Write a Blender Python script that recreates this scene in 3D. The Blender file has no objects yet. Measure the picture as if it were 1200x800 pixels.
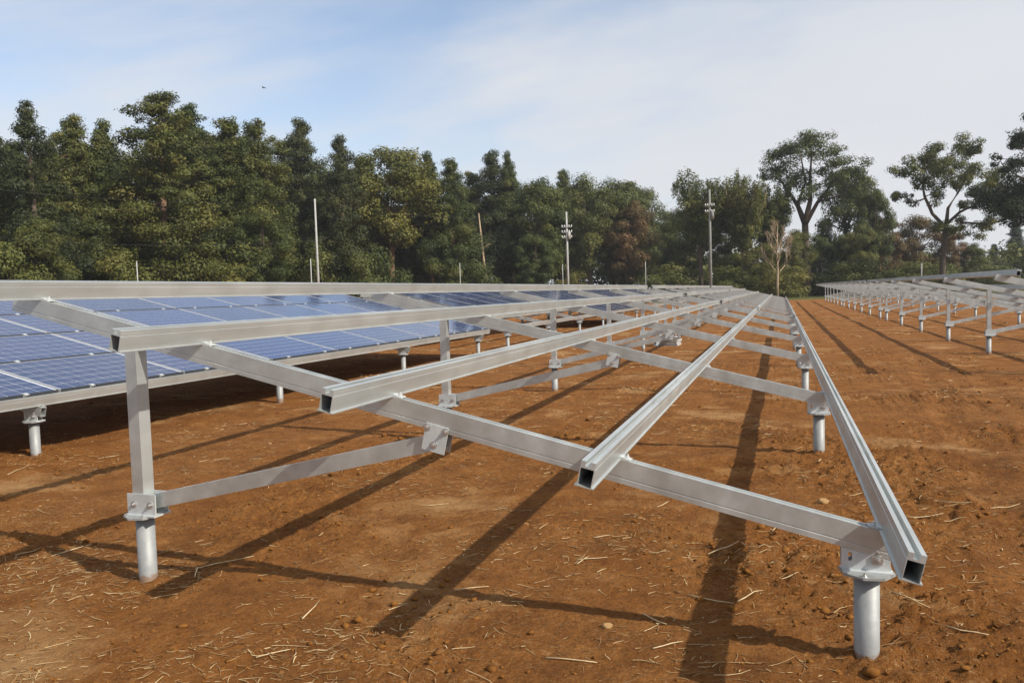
import bpy, bmesh, math, random
import numpy as np
from mathutils import Vector, Matrix, noise as mnoise

random.seed(7); rng = np.random.default_rng(7)
S = bpy.context.scene
COL = S.collection

# ------------------------------------------------------------------ camera
H = 1.415; F = 924.08
RT = Vector((0.9459, 0.3224, -0.0294)); FW = Vector((-0.3228, 0.9446, -0.0599))
RT = (RT - FW * RT.dot(FW) / FW.dot(FW)).normalized(); FW.normalize(); UP = RT.cross(FW)
cam = bpy.data.objects.new('camera', bpy.data.cameras.new('camera')); COL.objects.link(cam)
cam.data.sensor_fit = 'HORIZONTAL'; cam.data.sensor_width = 36; cam.data.lens = 36 * F / 1200
cam.data.clip_start = 0.05; cam.data.clip_end = 3000
m = Matrix((RT, UP, -FW)).transposed().to_4x4(); m.translation = (0, 0, H); cam.matrix_world = m
S.camera = cam
S.render.resolution_x = 1024; S.render.resolution_y = 682

# ------------------------------------------------------------------ light
SUN = Vector((1.22, -0.38, 1.0)).normalized()
ELEV = math.asin(SUN.z)
w = bpy.data.worlds.new('World'); S.world = w; w.use_nodes = True
nt = w.node_tree; N = nt.nodes; L = nt.links; N.clear()
wo = N.new('ShaderNodeOutputWorld'); bg = N.new('ShaderNodeBackground'); L.new(bg.outputs[0], wo.inputs[0])
sky = N.new('ShaderNodeTexSky'); sky.sky_type = 'NISHITA'; sky.sun_disc = False
sky.sun_elevation = ELEV; sky.sun_rotation = math.atan2(SUN.x, SUN.y); sky.air_density = 1.0; sky.dust_density = 1.5; sky.ozone_density = 1.5
tc = N.new('ShaderNodeTexCoord'); sx = N.new('ShaderNodeSeparateXYZ'); L.new(tc.outputs['Generated'], sx.inputs[0])
def mth(op, a, b=None, c=None, clamp=False):
    n = N.new('ShaderNodeMath'); n.operation = op; n.use_clamp = clamp
    for i, v in enumerate((a, b, c)):
        if v is None: continue
        if hasattr(v, 'links'): L.new(v, n.inputs[i])
        else: n.inputs[i].default_value = v
    return n.outputs[0]
zz = mth('MAXIMUM', sx.outputs['Z'], 0.0)
den = mth('ADD', zz, 0.16)
cx = mth('DIVIDE', sx.outputs['X'], den); cy = mth('DIVIDE', sx.outputs['Y'], den)
cb = N.new('ShaderNodeCombineXYZ'); L.new(mth('MULTIPLY', cx, 0.55), cb.inputs[0]); L.new(mth('MULTIPLY', cy, 0.8), cb.inputs[1])
mpn = N.new('ShaderNodeMapping'); mpn.inputs['Rotation'].default_value = (0, 0, 0.9); mpn.inputs['Location'].default_value = (4.1, 0.2, 0); L.new(cb.outputs[0], mpn.inputs[0])
n1 = N.new('ShaderNodeTexNoise'); n1.inputs['Scale'].default_value = 0.9; n1.inputs['Detail'].default_value = 9; n1.inputs['Roughness'].default_value = 0.52; n1.inputs['Distortion'].default_value = 0.35
L.new(mpn.outputs[0], n1.inputs['Vector'])
r1 = N.new('ShaderNodeValToRGB'); r1.color_ramp.elements[0].position = 0.35; r1.color_ramp.elements[1].position = 0.56; r1.color_ramp.interpolation = 'EASE'
L.new(n1.outputs['Fac'], r1.inputs['Fac'])
# thin cloud sheet grows denser with slant path towards the horizon
hz = mth('POWER', mth('SUBTRACT', 1.0, zz, clamp=True), 4.5)
cov = mth('ADD', mth('MULTIPLY', r1.outputs['Color'], 0.75), mth('MULTIPLY', hz, 0.86), clamp=True)
cov = mth('MULTIPLY', cov, 0.93)
skm = N.new('ShaderNodeMix'); skm.data_type = 'RGBA'; skm.blend_type = 'MULTIPLY'; skm.inputs['Factor'].default_value = 1
L.new(sky.outputs[0], skm.inputs['A']); skm.inputs['B'].default_value = (0.15, 0.15, 0.15, 1)
n2 = N.new('ShaderNodeTexNoise'); n2.inputs['Scale'].default_value = 1.7; n2.inputs['Detail'].default_value = 6; L.new(mpn.outputs[0], n2.inputs['Vector'])
ccol = N.new('ShaderNodeMix'); ccol.data_type = 'RGBA'; ccol.inputs['A'].default_value = (0.575, 0.595, 0.635, 1); ccol.inputs['B'].default_value = (0.66, 0.665, 0.68, 1)
L.new(n2.outputs['Fac'], ccol.inputs['Factor'])
mx = N.new('ShaderNodeMix'); mx.data_type = 'RGBA'; L.new(cov, mx.inputs['Factor']); L.new(skm.outputs['Result'], mx.inputs['A']); L.new(ccol.outputs['Result'], mx.inputs['B'])
L.new(mx.outputs['Result'], bg.inputs[0]); bg.inputs[1].default_value = 1.0
sl = bpy.data.lights.new('sun', 'SUN'); sl.energy = 5.0; sl.angle = math.radians(0.6); sl.color = (1.0, 0.93, 0.82)
so = bpy.data.objects.new('sun', sl); COL.objects.link(so); so.rotation_euler = SUN.to_track_quat('Z', 'Y').to_euler(); so.location = (20, -10, 30)
S.view_settings.view_transform = 'Standard'; S.view_settings.look = 'None'; S.view_settings.gamma = 1
S.view_settings.use_curve_mapping = False; S.view_settings.exposure = 0.3

# ------------------------------------------------------------------ pixel helpers (1200x800 photo pixels)
def ray(u, v): return FW + RT * ((u - 600) / F) - UP * ((v - 400) / F)
def horizon(u): return 335.2 + (914.6 - u) * 0.0295
def ground(u, v, z=0.0):
    d = ray(u, v); t = (z - H) / d.z; return Vector((0, 0, H)) + d * t
def at(u, depth):
    d = ray(u, horizon(u)); return Vector((d.x * depth, d.y * depth, 0))
def topz(u, v, depth): return H + (horizon(u) - v) * depth / F

# ------------------------------------------------------------------ materials
def mat(name):
    ma = bpy.data.materials.new(name); ma.use_nodes = True
    t = ma.node_tree; b = t.nodes['Principled BSDF']; return ma, t, b
def node(t, typ, **kw):
    n = t.nodes.new(typ)
    for k, v in kw.items():
        if k in n.inputs: n.inputs[k].default_value = v
        else: setattr(n, k, v)
    return n
def ramp(t, src, stops, interp='LINEAR'):
    r = t.nodes.new('ShaderNodeValToRGB'); r.color_ramp.interpolation = interp
    e = r.color_ramp.elements
    while len(e) < len(stops): e.new(0.5)
    for x, (p, c) in zip(e, stops):
        x.position = p; x.color = c if len(c) == 4 else (*c, 1)
    t.links.new(src, r.inputs['Fac']); return r.outputs['Color']
def mixc(t, f, a, b, blend='MIX'):
    n = t.nodes.new('ShaderNodeMix'); n.data_type = 'RGBA'; n.blend_type = blend
    for s, v in (('Factor', f), ('A', a), ('B', b)):
        if hasattr(v, 'links'): t.links.new(v, n.inputs[s])
        else: n.inputs[s].default_value = v if s == 'Factor' else (*v, 1)
    return n.outputs['Result']
def bump(t, b, src, strength, dist):
    n = t.nodes.new('ShaderNodeBump'); n.inputs['Strength'].default_value = strength; n.inputs['Distance'].default_value = dist
    t.links.new(src, n.inputs['Height']); t.links.new(n.outputs[0], b.inputs['Normal']); return n
def objco(t): return t.nodes.new('ShaderNodeTexCoord').outputs['Object']
def geopos(t): return t.nodes.new('ShaderNodeNewGeometry').outputs['Position']
def noise(t, co, scale, detail=4, rough=0.5, stretch=None):
    if stretch:
        mp = t.nodes.new('ShaderNodeMapping'); mp.inputs['Scale'].default_value = stretch; t.links.new(co, mp.inputs[0]); co = mp.outputs[0]
    n = node(t, 'ShaderNodeTexNoise', Scale=scale, Detail=detail, Roughness=rough); t.links.new(co, n.inputs['Vector']); return n.outputs['Fac']

def mk_alu():
    ma, t, b = mat('extruded_aluminium'); co = objco(t)
    streak = noise(t, co, 9, 5, 0.6, (1, 0.06, 1)); blot = noise(t, co, 3.2, 4)
    c = ramp(t, streak, [(0.25, (0.42, 0.445, 0.435)), (0.75, (0.575, 0.60, 0.585))])
    c = mixc(t, ramp(t, blot, [(0.48, (0, 0, 0)), (0.78, (0.5, 0.5, 0.5))]), c, (0.31, 0.305, 0.28))
    dust = noise(t, co, 55, 3, 0.7)
    c = mixc(t, ramp(t, dust, [(0.6, (0, 0, 0)), (0.8, (0.25, 0.25, 0.25))]), c, (0.38, 0.30, 0.22))
    t.links.new(c, b.inputs['Base Color']); b.inputs['Metallic'].default_value = 0.62
    t.links.new(ramp(t, streak, [(0.2, (0.30,) * 3), (0.8, (0.50,) * 3)]), b.inputs['Roughness'])
    bump(t, b, noise(t, co, 120, 2, 0.5, (1, 0.02, 1)), 0.06, 0.001)
    return ma
def mk_galv():
    ma, t, b = mat('galvanised_steel'); co = objco(t)
    v = node(t, 'ShaderNodeTexVoronoi', Scale=38.0); t.links.new(co, v.inputs['Vector'])
    c = ramp(t, v.outputs['Color'], [(0.0, (0.235, 0.245, 0.245)), (1.0, (0.275, 0.285, 0.28))])
    st = noise(t, co, 14, 6, 0.65, (1, 1, 0.35))
    c = mixc(t, ramp(t, st, [(0.50, (0, 0, 0)), (0.75, (0.5, 0.5, 0.5))]), c, (0.40, 0.395, 0.375))
    # dried mud splashes near the soil, with their own ragged edge
    sp = node(t, 'ShaderNodeSeparateXYZ'); t.links.new(geopos(t), sp.inputs[0])
    a = t.nodes.new('ShaderNodeMath'); a.operation = 'MULTIPLY_ADD'; t.links.new(noise(t, co, 24, 5, 0.7), a.inputs[0]); a.inputs[1].default_value = -0.10; t.links.new(sp.outputs['Z'], a.inputs[2])
    c = mixc(t, ramp(t, a.outputs[0], [(-0.03 + 0.03, (0.7,) * 3), (0.012, (0.0,) * 3)]), c, (0.20, 0.10, 0.04))
    t.links.new(c, b.inputs['Base Color']); b.inputs['Metallic'].default_value = 0.25; b.inputs['Roughness'].default_value = 0.58
    bump(t, b, noise(t, co, 90, 4), 0.15, 0.002)
    return ma
def mk_plate():
    ma, t, b = mat('bracket_aluminium'); co = objco(t)
    c = ramp(t, noise(t, co, 18, 5, 0.6), [(0.3, (0.42, 0.445, 0.445)), (0.75, (0.56, 0.585, 0.585))])
    c = mixc(t, ramp(t, noise(t, co, 60, 3, 0.7), [(0.62, (0, 0, 0)), (0.8, (0.3, 0.3, 0.3))]), c, (0.40, 0.31, 0.22))
    t.links.new(c, b.inputs['Base Color']); b.inputs['Metallic'].default_value = 0.25; b.inputs['Roughness'].default_value = 0.42
    return ma
def mk_bolt():
    ma, t, b = mat('bolt_steel')
    t.links.new(ramp(t, noise(t, objco(t), 40, 2), [(0.3, (0.45, 0.45, 0.44)), (0.8, (0.66, 0.66, 0.64))]), b.inputs['Base Color'])
    b.inputs['Metallic'].default_value = 0.8; b.inputs['Roughness'].default_value = 0.35; return ma
def mk_cell():
    ma, t, b = mat('polycrystalline_cell'); co = objco(t)
    v = node(t, 'ShaderNodeTexVoronoi', Scale=70.0); t.links.new(co, v.inputs['Vector'])
    c = ramp(t, v.outputs['Color'], [(0.0, (0.018, 0.034, 0.110)), (1.0, (0.032, 0.054, 0.160))])
    oi = t.nodes.new('ShaderNodeObjectInfo')
    c = mixc(t, ramp(t, oi.outputs['Random'], [(0, (0.0,) * 3), (1, (0.75,) * 3)]), c, (0.022, 0.036, 0.085))
    # silver bus bars printed on each cell, two per cell, running with the row
    sp = node(t, 'ShaderNodeSeparateXYZ'); t.links.new(co, sp.inputs[0])
    def mm(op, a, bb):
        n = t.nodes.new('ShaderNodeMath'); n.operation = op
        for i, v_ in enumerate((a, bb)):
            if hasattr(v_, 'links'): t.links.new(v_, n.inputs[i])
            else: n.inputs[i].default_value = v_
        return n.outputs[0]
    ph_ = mm('FRACT', mm('ADD', mm('DIVIDE', sp.outputs['X'], (1.012 - .040) / 6 / 2), 20.0), 0)
    bar = mm('LESS_THAN', mm('ABSOLUTE', mm('SUBTRACT', ph_, 0.5), 0), 0.013)
    c = mixc(t, bar, c, (0.36, 0.40, 0.48))
    t.links.new(c, b.inputs['Base Color']); b.inputs['Roughness'].default_value = 0.13; b.inputs['IOR'].default_value = 1.27
    t.links.new(ramp(t, noise(t, co, 2.5, 4), [(0.3, (0.04,) * 3), (0.8, (0.12,) * 3)]), b.inputs['Roughness'])
    return ma
def mk_back():
    ma, t, b = mat('white_backsheet_under_glass')
    t.links.new(ramp(t, noise(t, objco(t), 5, 3), [(0.3, (0.56, 0.58, 0.64)), (0.8, (0.64, 0.66, 0.71))]), b.inputs['Base Color'])
    b.inputs['Roughness'].default_value = 0.15; b.inputs['IOR'].default_value = 1.27; return ma
def mk_soil():
    ma, t, b = mat('bare_red_soil'); P = geopos(t)
    big = noise(t, P, 0.35, 5, 0.6); mid = noise(t, P, 3.0, 8, 0.68); fine = noise(t, P, 38, 6, 0.7)
    c = ramp(t, mid, [(0.28, (0.118, 0.0440, 0.0115)), (0.5, (0.218, 0.086, 0.0205)), (0.72, (0.315, 0.135, 0.035))])
    c = mixc(t, ramp(t, fine, [(0.34, (0.8,) * 3), (0.50, (0.0,) * 3)]), c, (0.090, 0.036, 0.0090))
    c = mixc(t, ramp(t, big, [(0.40, (0.0,) * 3), (0.65, (0.55,) * 3)]), c, (0.240, 0.090, 0.0195))
    # chaff: pale dry fragments, scattered in drifts
    dr = noise(t, P, 0.9, 5, 0.65)
    ch = noise(t, P, 75, 3, 0.8, (0.8, 1.25, 1))
    k = t.nodes.new('ShaderNodeMath'); k.operation = 'MULTIPLY'
    t.links.new(ramp(t, ch, [(0.55, (0,) * 3), (0.62, (1,) * 3)]), k.inputs[0]); t.links.new(ramp(t, dr, [(0.40, (0.04,) * 3), (0.68, (0.70,) * 3)]), k.inputs[1])
    c = mixc(t, k.outputs[0], c, (0.42, 0.27, 0.125))
    fl = noise(t, P, 15, 4, 0.75, (0.8, 1.3, 1)); dr2 = noise(t, P, 0.45, 5, 0.65)
    k2 = t.nodes.new('ShaderNodeMath'); k2.operation = 'MULTIPLY'
    t.links.new(ramp(t, fl, [(0.58, (0,) * 3), (0.66, (1,) * 3)]), k2.inputs[0]); t.links.new(ramp(t, dr2, [(0.36, (0.05,) * 3), (0.62, (0.55,) * 3)]), k2.inputs[1])
    c = mixc(t, k2.outputs[0], c, (0.42, 0.25, 0.11))
    cr = noise(t, P, 6.5, 6, 0.72)
    c = mixc(t, ramp(t, cr, [(0.32, (0.6,) * 3), (0.45, (0.0,) * 3)]), c, (0.105, 0.039, 0.010))
    # drier, paler spots with powdery chaff and darker damp spots
    pat = noise(t, P, 0.75, 6, 0.62); pt2 = noise(t, P, 1.1, 6, 0.6, (1, 1, 1))
    c = mixc(t, ramp(t, pat, [(0.55, (0,) * 3), (0.70, (0.75,) * 3)]), c, (0.42, 0.255, 0.112))
    c = mixc(t, ramp(t, pt2, [(0.30, (0.65,) * 3), (0.44, (0.0,) * 3)]), c, (0.115, 0.043, 0.011))
    # the field ends in rough grass
    sp = node(t, 'ShaderNodeSeparateXYZ'); t.links.new(P, sp.inputs[0])
    def ma_(op, a, bb):
        n = t.nodes.new('ShaderNodeMath'); n.operation = op
        for i, v in enumerate((a, bb)):
            if hasattr(v, 'links'): t.links.new(v, n.inputs[i])
            else: n.inputs[i].default_value = v
        return n.outputs[0]
    e1 = ma_('SUBTRACT', sp.outputs['Y'], 84.0); e2 = ma_('SUBTRACT', -42.0, sp.outputs['X']); e = ma_('MAXIMUM', e1, e2)
    e = ma_('ADD', e, ma_('MULTIPLY', ma_('SUBTRACT', noise(t, P, 0.4, 4), 0.5), 9.0))
    gcol = ramp(t, noise(t, P, 1.4, 5, 0.7), [(0.3, (0.05, 0.06, 0.018)), (0.7, (0.11, 0.105, 0.035))])
    c = mixc(t, ramp(t, e, [(0.0, (0,) * 3), (1.0, (1,) * 3)]), c, gcol)
    t.links.new(c, b.inputs['Base Color']); b.inputs['Roughness'].default_value = 0.95; b.inputs['Specular IOR Level'].default_value = 0.12
    a = ma_('ADD', ma_('MULTIPLY', noise(t, P, 16, 8, 0.72), 1.0), ma_('MULTIPLY', noise(t, P, 90, 4, 0.7), 0.22))
    bump(t, b, a, 1.0, 0.055)
    return ma
def mk_clod():
    ma, t, b = mat('soil_clod'); P = geopos(t)
    t.links.new(ramp(t, noise(t, P, 22, 5, 0.7), [(0.3, (0.115, 0.046, 0.0105)), (0.7, (0.215, 0.092, 0.021))]), b.inputs['Base Color'])
    b.inputs['Roughness'].default_value = 0.95; b.inputs['Specular IOR Level'].default_value = 0.1
    bump(t, b, noise(t, P, 120, 4, 0.7), 0.6, 0.006); return ma
def mk_straw():
    ma, t, b = mat('dry_straw'); P = geopos(t)
    at_ = t.nodes.new('ShaderNodeAttribute'); at_.attribute_name = 'tint'
    c = ramp(t, at_.outputs['Fac'], [(0.0, (0.22, 0.115, 0.038)), (0.5, (0.40, 0.25, 0.10)), (1.0, (0.64, 0.50, 0.28))])
    t.links.new(c, b.inputs['Base Color']); b.inputs['Roughness'].default_value = 0.7; return ma
def mk_stalk():
    ma, t, b = mat('straw_stalk')
    t.links.new(ramp(t, noise(t, objco(t), 30, 3), [(0.3, (0.42, 0.29, 0.14)), (0.7, (0.66, 0.53, 0.31))]), b.inputs['Base Color'])
    b.inputs['Roughness'].default_value = 0.6; return ma
def mk_leaf(name, a, b_, c_, trans=0.22):
    ma, t, b = mat(name)
    at_ = t.nodes.new('ShaderNodeAttribute'); at_.attribute_name = 'tint'
    col = ramp(t, at_.outputs['Fac'], [(0.0, a), (0.5, b_), (1.0, c_)])
    oi = t.nodes.new('ShaderNodeObjectInfo')
    hs = node(t, 'ShaderNodeHueSaturation'); t.links.new(col, hs.inputs['Color'])
    mr = node(t, 'ShaderNodeMapRange'); t.links.new(oi.outputs['Random'], mr.inputs['Value']); mr.inputs['To Min'].default_value = 0.475; mr.inputs['To Max'].default_value = 0.515
    t.links.new(mr.outputs[0], hs.inputs['Hue'])
    mr2 = node(t, 'ShaderNodeMapRange'); t.links.new(oi.outputs['Random'], mr2.inputs['Value']); mr2.inputs['To Min'].default_value = 1.2; mr2.inputs['To Max'].default_value = 0.8
    t.links.new(mr2.outputs[0], hs.inputs['Value'])
    t.links.new(hs.outputs[0], b.inputs['Base Color']); b.inputs['Roughness'].default_value = 0.6; b.inputs['Specular IOR Level'].default_value = 0.25
    tr = t.nodes.new('ShaderNodeBsdfTranslucent'); t.links.new(hs.outputs[0], tr.inputs['Color'])
    ms = t.nodes.new('ShaderNodeMixShader'); ms.inputs[0].default_value = trans
    out = t.nodes['Material Output']; t.links.new(b.outputs[0], ms.inputs[1]); t.links.new(tr.outputs[0], ms.inputs[2]); t.links.new(ms.outputs[0], out.inputs['Surface'])
    return ma
def mk_bark(name, a, b_):
    ma, t, b = mat(name); co = objco(t)
    t.links.new(ramp(t, noise(t, co, 5, 6, 0.7, (1, 1, 0.25)), [(0.3, a), (0.7, b_)]), b.inputs['Base Color']); b.inputs['Roughness'].default_value = 0.9
    bump(t, b, noise(t, co, 12, 5, 0.7, (1, 1, 0.2)), 0.6, 0.05); return ma
def mk_plain(name, a, b_, rough=0.7, scale=8, metal=0):
    ma, t, b = mat(name)
    t.links.new(ramp(t, noise(t, objco(t), scale, 4, 0.6), [(0.3, a), (0.7, b_)]), b.inputs['Base Color']); b.inputs['Roughness'].default_value = rough; b.inputs['Metallic'].default_value = metal; return ma

ALU, GALV, PLATE, BOLT, CELL, BACK = mk_alu(), mk_galv(), mk_plate(), mk_bolt(), mk_cell(), mk_back()
SOIL, CLOD, STRAW, STALK = mk_soil(), mk_clod(), mk_straw(), mk_stalk()
CEDAR = mk_leaf('cedar_foliage', (0.034, 0.050, 0.013), (0.074, 0.090, 0.020), (0.140, 0.134, 0.030))
OAKL = mk_leaf('broadleaf_foliage', (0.034, 0.050, 0.013), (0.070, 0.088, 0.020), (0.132, 0.132, 0.029))
YELL = mk_leaf('yellowing_foliage', (0.058, 0.070, 0.015), (0.115, 0.118, 0.025), (0.190, 0.170, 0.038))
BROWN = mk_leaf('autumn_brown_foliage', (0.060, 0.055, 0.018), (0.115, 0.085, 0.030), (0.190, 0.120, 0.050))
DARK = mk_leaf('dark_evergreen_foliage', (0.018, 0.028, 0.010), (0.034, 0.046, 0.014), (0.060, 0.068, 0.019))
TEAL = mk_leaf('bluish_conifer_foliage', (0.018, 0.034, 0.022), (0.030, 0.050, 0.032), (0.044, 0.066, 0.040))
BARK = mk_bark('bark', (0.05, 0.036, 0.026), (0.12, 0.085, 0.058))
BARKR = mk_bark('cedar_bark', (0.10, 0.055, 0.032), (0.21, 0.125, 0.075))
PALEB = mk_bark('pale_dry_bark', (0.22, 0.155, 0.095), (0.38, 0.285, 0.18))
CONC = mk_plain('concrete_pole', (0.26, 0.26, 0.245), (0.38, 0.38, 0.36), 0.85, 3)
GPOLE = mk_plain('grey_pole', (0.13, 0.14, 0.13), (0.20, 0.20, 0.19), 0.8, 3)
WHITE = mk_plain('white_painted_steel', (0.62, 0.62, 0.61), (0.72, 0.72, 0.70), 0.5, 3)
DFRAME = mk_plain('dark_anodised_frame', (0.035, 0.04, 0.05), (0.06, 0.065, 0.075), 0.45, 6, 0.3)
WIRE = mk_plain('wire_black', (0.05, 0.06, 0.055), (0.08, 0.09, 0.08), 0.6, 3)
CERAM = mk_plain('insulator_ceramic', (0.55, 0.55, 0.53), (0.68, 0.68, 0.66), 0.3, 3)
STONE = mk_plain('field_stone', (0.20, 0.11, 0.04), (0.34, 0.21, 0.085), 0.95, 2.5)
BIRD = mk_plain('bird_feather', (0.03, 0.03, 0.03), (0.06, 0.055, 0.05), 0.8, 30)

# ------------------------------------------------------------------ mesh helpers
class MB:
    def __init__(s): s.v = []; s.f = []; s.sm = []
    def add(s, vs, fs, smooth=False):
        o = len(s.v); s.v += [tuple(x) for x in vs]; s.f += [tuple(i + o for i in f) for f in fs]; s.sm += [smooth] * len(fs); return s
    def box(s, c, size, ax=(1, 0, 0), ay=(0, 1, 0), az=(0, 0, 1)):
        c = Vector(c); ax, ay, az = Vector(ax) * size[0] / 2, Vector(ay) * size[1] / 2, Vector(az) * size[2] / 2
        vs = [c + ax * i + ay * j + az * k for k in (-1, 1) for j in (-1, 1) for i in (-1, 1)]
        return s.add(vs, [(0, 2, 3, 1), (4, 5, 7, 6), (0, 1, 5, 4), (2, 6, 7, 3), (0, 4, 6, 2), (1, 3, 7, 5)])
    def tube(s, pts, rad, seg=10, cap=True, smooth=True):
        pts = [Vector(p) for p in pts]; n = len(pts); vs = []; fs = []
        for i, p in enumerate(pts):
            d = (pts[min(i + 1, n - 1)] - pts[max(i - 1, 0)]).normalized()
            a = d.cross(Vector((0, 0, 1)) if abs(d.z) < 0.9 else Vector((1, 0, 0))).normalized(); b = d.cross(a)
            r = rad[i] if hasattr(rad, '__len__') else rad
            vs += [p + a * (r * math.cos(2 * math.pi * k / seg)) + b * (r * math.sin(2 * math.pi * k / seg)) for k in range(seg)]
        for i in range(n - 1):
            for k in range(seg):
                k2 = (k + 1) % seg; fs.append((i * seg + k, i * seg + k2, (i + 1) * seg + k2, (i + 1) * seg + k))
        s.add(vs, fs, smooth)
        if cap:
            o = len(s.v) - len(vs)
            s.f += [tuple(o + k for k in range(seg))[::-1], tuple(o + (n - 1) * seg + k for k in range(seg))]; s.sm += [False, False]
        return s
    def prism(s, loops, org, ax, ay, az, length):
        """extrude 2-D loops (first outer, rest holes) lying in ax/ay along az"""
        org, ax, ay, az = Vector(org), Vector(ax), Vector(ay), Vector(az)
        bm = bmesh.new(); rings = []
        for lp in loops:
            r0 = [bm.verts.new(org + ax * x + ay * y) for x, y in lp]; r1 = [bm.verts.new(v.co + az * length) for v in r0]
            rings.append((r0, r1))
        for side in (0, 1):
            es = []
            for r in rings:
                q = r[side]; es += [bm.edges.new((q[i], q[(i + 1) % len(q)])) for i in range(len(q))]
            bmesh.ops.triangle_fill(bm, use_beauty=True, edges=es)
        for r0, r1 in rings:
            k = len(r0)
            for i in range(k): bm.faces.new((r0[i], r0[(i + 1) % k], r1[(i + 1) % k], r1[i]))
        bmesh.ops.recalc_face_normals(bm, faces=bm.faces)
        bm.verts.index_update()
        s.add([v.co.copy() for v in bm.verts], [[v.index for v in f.verts] for f in bm.faces]); bm.free(); return s
    def mesh(s, name, material):
        me = bpy.data.meshes.new(name); me.from_pydata(s.v, [], s.f); me.materials.append(material)
        me.polygons.foreach_set('use_smooth', s.sm); me.update(); return me
    def build(s, name, material, parent=None, loc=None): return link(name, s.mesh(name, material), parent, loc)
def link(name, data, parent=None, loc=None):
    o = bpy.data.objects.new(name, data); COL.objects.link(o)
    if parent: o.parent = parent
    if loc is not None: o.location = loc
    return o
def tag(o, label=None, cat=None, group=None, kind=None):
    for k, v in (('label', label), ('category', cat), ('group', group), ('kind', kind)):
        if v: o[k] = v
    return o
def copy_tree(o, parent=None):
    c = o.copy(); COL.objects.link(c); c.parent = parent
    for ch in list(o.children): copy_tree(ch, c)
    return c
def stadium(cx, cy, r, h, n=5):
    return [(cx + r * math.cos(a), cy + h + r * math.sin(a)) for a in [math.pi * i / n for i in range(n + 1)]] + \
           [(cx + r * math.cos(a), cy - h + r * math.sin(a)) for a in [math.pi + math.pi * i / n for i in range(n + 1)]]

# ------------------------------------------------------------------ ground
def smooth(a, b, x):
    t = min(1, max(0, (x - a) / (b - a))); return t * t * (3 - 2 * t)
def rough_patch(x, y):
    return max(0.0, mnoise.noise(Vector((x * 0.8 + 3.1, y * 0.8 + 8.2, 0))) + 0.08 + 0.22 * smooth(-1.6, 0.2, x))
def gz(x, y):
    f = 1 - smooth(25, 60, math.hypot(x, y))
    if f <= 0: return 0.0
    p = Vector((x, y, 0))
    z = 0.022 * mnoise.noise(p * 0.55)
    near = 1 - smooth(10, 22, math.hypot(x, y))
    if near > 0:
        patch = rough_patch(x, y)
        z += near * (0.012 * mnoise.noise(p * 3.1) + (0.010 + 0.055 * patch) * abs(mnoise.noise(p * 7.5)) + (0.009 + 0.050 * patch) * abs(mnoise.noise(p * 16)) + (0.005 + 0.022 * patch) * mnoise.noise(p * 31))
        # wheel ruts on the right
        for k, xr in ((0, 1.35), (1, 2.05)):
            d = x - xr - 0.10 * (y - 6) + 0.12 * mnoise.noise(Vector((0, y * 0.6, k)))
            if abs(d) < 0.4:
                z += near * (-0.035 * math.exp(-(d / 0.11) ** 2) + 0.022 * math.exp(-((abs(d) - 0.22) / 0.08) ** 2)) * (0.6 + 0.6 * mnoise.noise(p * 1.7))
    # soil heaved up round the screwed-in piles
    for px in (0.292, -3.055):
        if abs(x - px) < 0.3 and y < 15:
            k = round((y - 3.115) / 3.83); d = math.hypot(x - px, y - 3.115 - 3.83 * k)
            if k >= 0 and d < 0.3: z += 0.030 * math.exp(-((d - 0.055) / 0.055) ** 2) * (0.7 + 0.9 * abs(mnoise.noise(p * 14)))
    return z * f
def graded(lo, hi, step, far, g=1.09):
    a = list(np.arange(lo, hi, step)); s_ = step; x = a[-1]
    while x < far: s_ *= g; x += s_; a.append(x)
    s_ = step; x = lo; pre = []
    while x > -far: s_ *= g; x -= s_; pre.append(x)
    return pre[::-1] + a
xs = graded(-4.4, 2.2, 0.0195, 1500); ys = graded(2.0, 6.8, 0.0195, 1500, 1.05)
nx, ny = len(xs), len(ys)
gv = [(x, y, gz(x, y)) for y in ys for x in xs]
gf = [(j * nx + i, j * nx + i + 1, (j + 1) * nx + i + 1, (j + 1) * nx + i) for j in range(ny - 1) for i in range(nx - 1)]
me = bpy.data.meshes.new('ground'); me.from_pydata(gv, [], gf); me.materials.append(SOIL)
me.polygons.foreach_set('use_smooth', [True] * len(gf)); me.update()
tag(link('ground', me), kind='structure')

# ------------------------------------------------------------------ mounting rack
TH = 0.2323; CS, SN = math.cos(TH), math.sin(TH)
XA, ZA = 0.334, 0.519                       # rafter top line starts here, rises towards -X
DN = Vector((CS, 0, -SN)); NU = Vector((SN, 0, CS))   # down-slope and normal
def on(s_, y, n=0.0): return Vector((XA, y, ZA)) - DN * s_ + NU * n
SP = 3.83; RY = [0.53 + SP * k for k in range(6)]; LEN = 20.2; PITCH = 21.18
PS = [-0.03 + 1.0325 * i for i in range(5)]
purlin_out = [(-.034, 0), (.034, 0), (.034, .004), (.026, .005), (.026, .066), (.0245, .068), (.026, .070), (.026, .092), (.009, .092), (.009, .074), (-.009, .074), (-.009, .092), (-.026, .092), (-.026, .070), (-.0245, .068), (-.026, .066), (-.026, .005), (-.034, .004)]
purlin_in = [(-.0235, .0035), (.0235, .0035), (.0235, .0665), (-.0235, .0665)]
raf_out = [(-.027, 0), (.027, 0), (.027, .020), (.0252, .0215), (.0252, .0245), (.027, .026), (.027, .095), (.017, .095), (.017, .089), (-.017, .089), (-.017, .095), (-.027, .095), (-.027, .026), (-.0252, .0245), (-.0252, .0215), (-.027, .020)]
raf_in = [(-.0235, .0035), (.0235, .0035), (.0235, .085), (-.0235, .085)]
RH = 0.095
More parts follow.
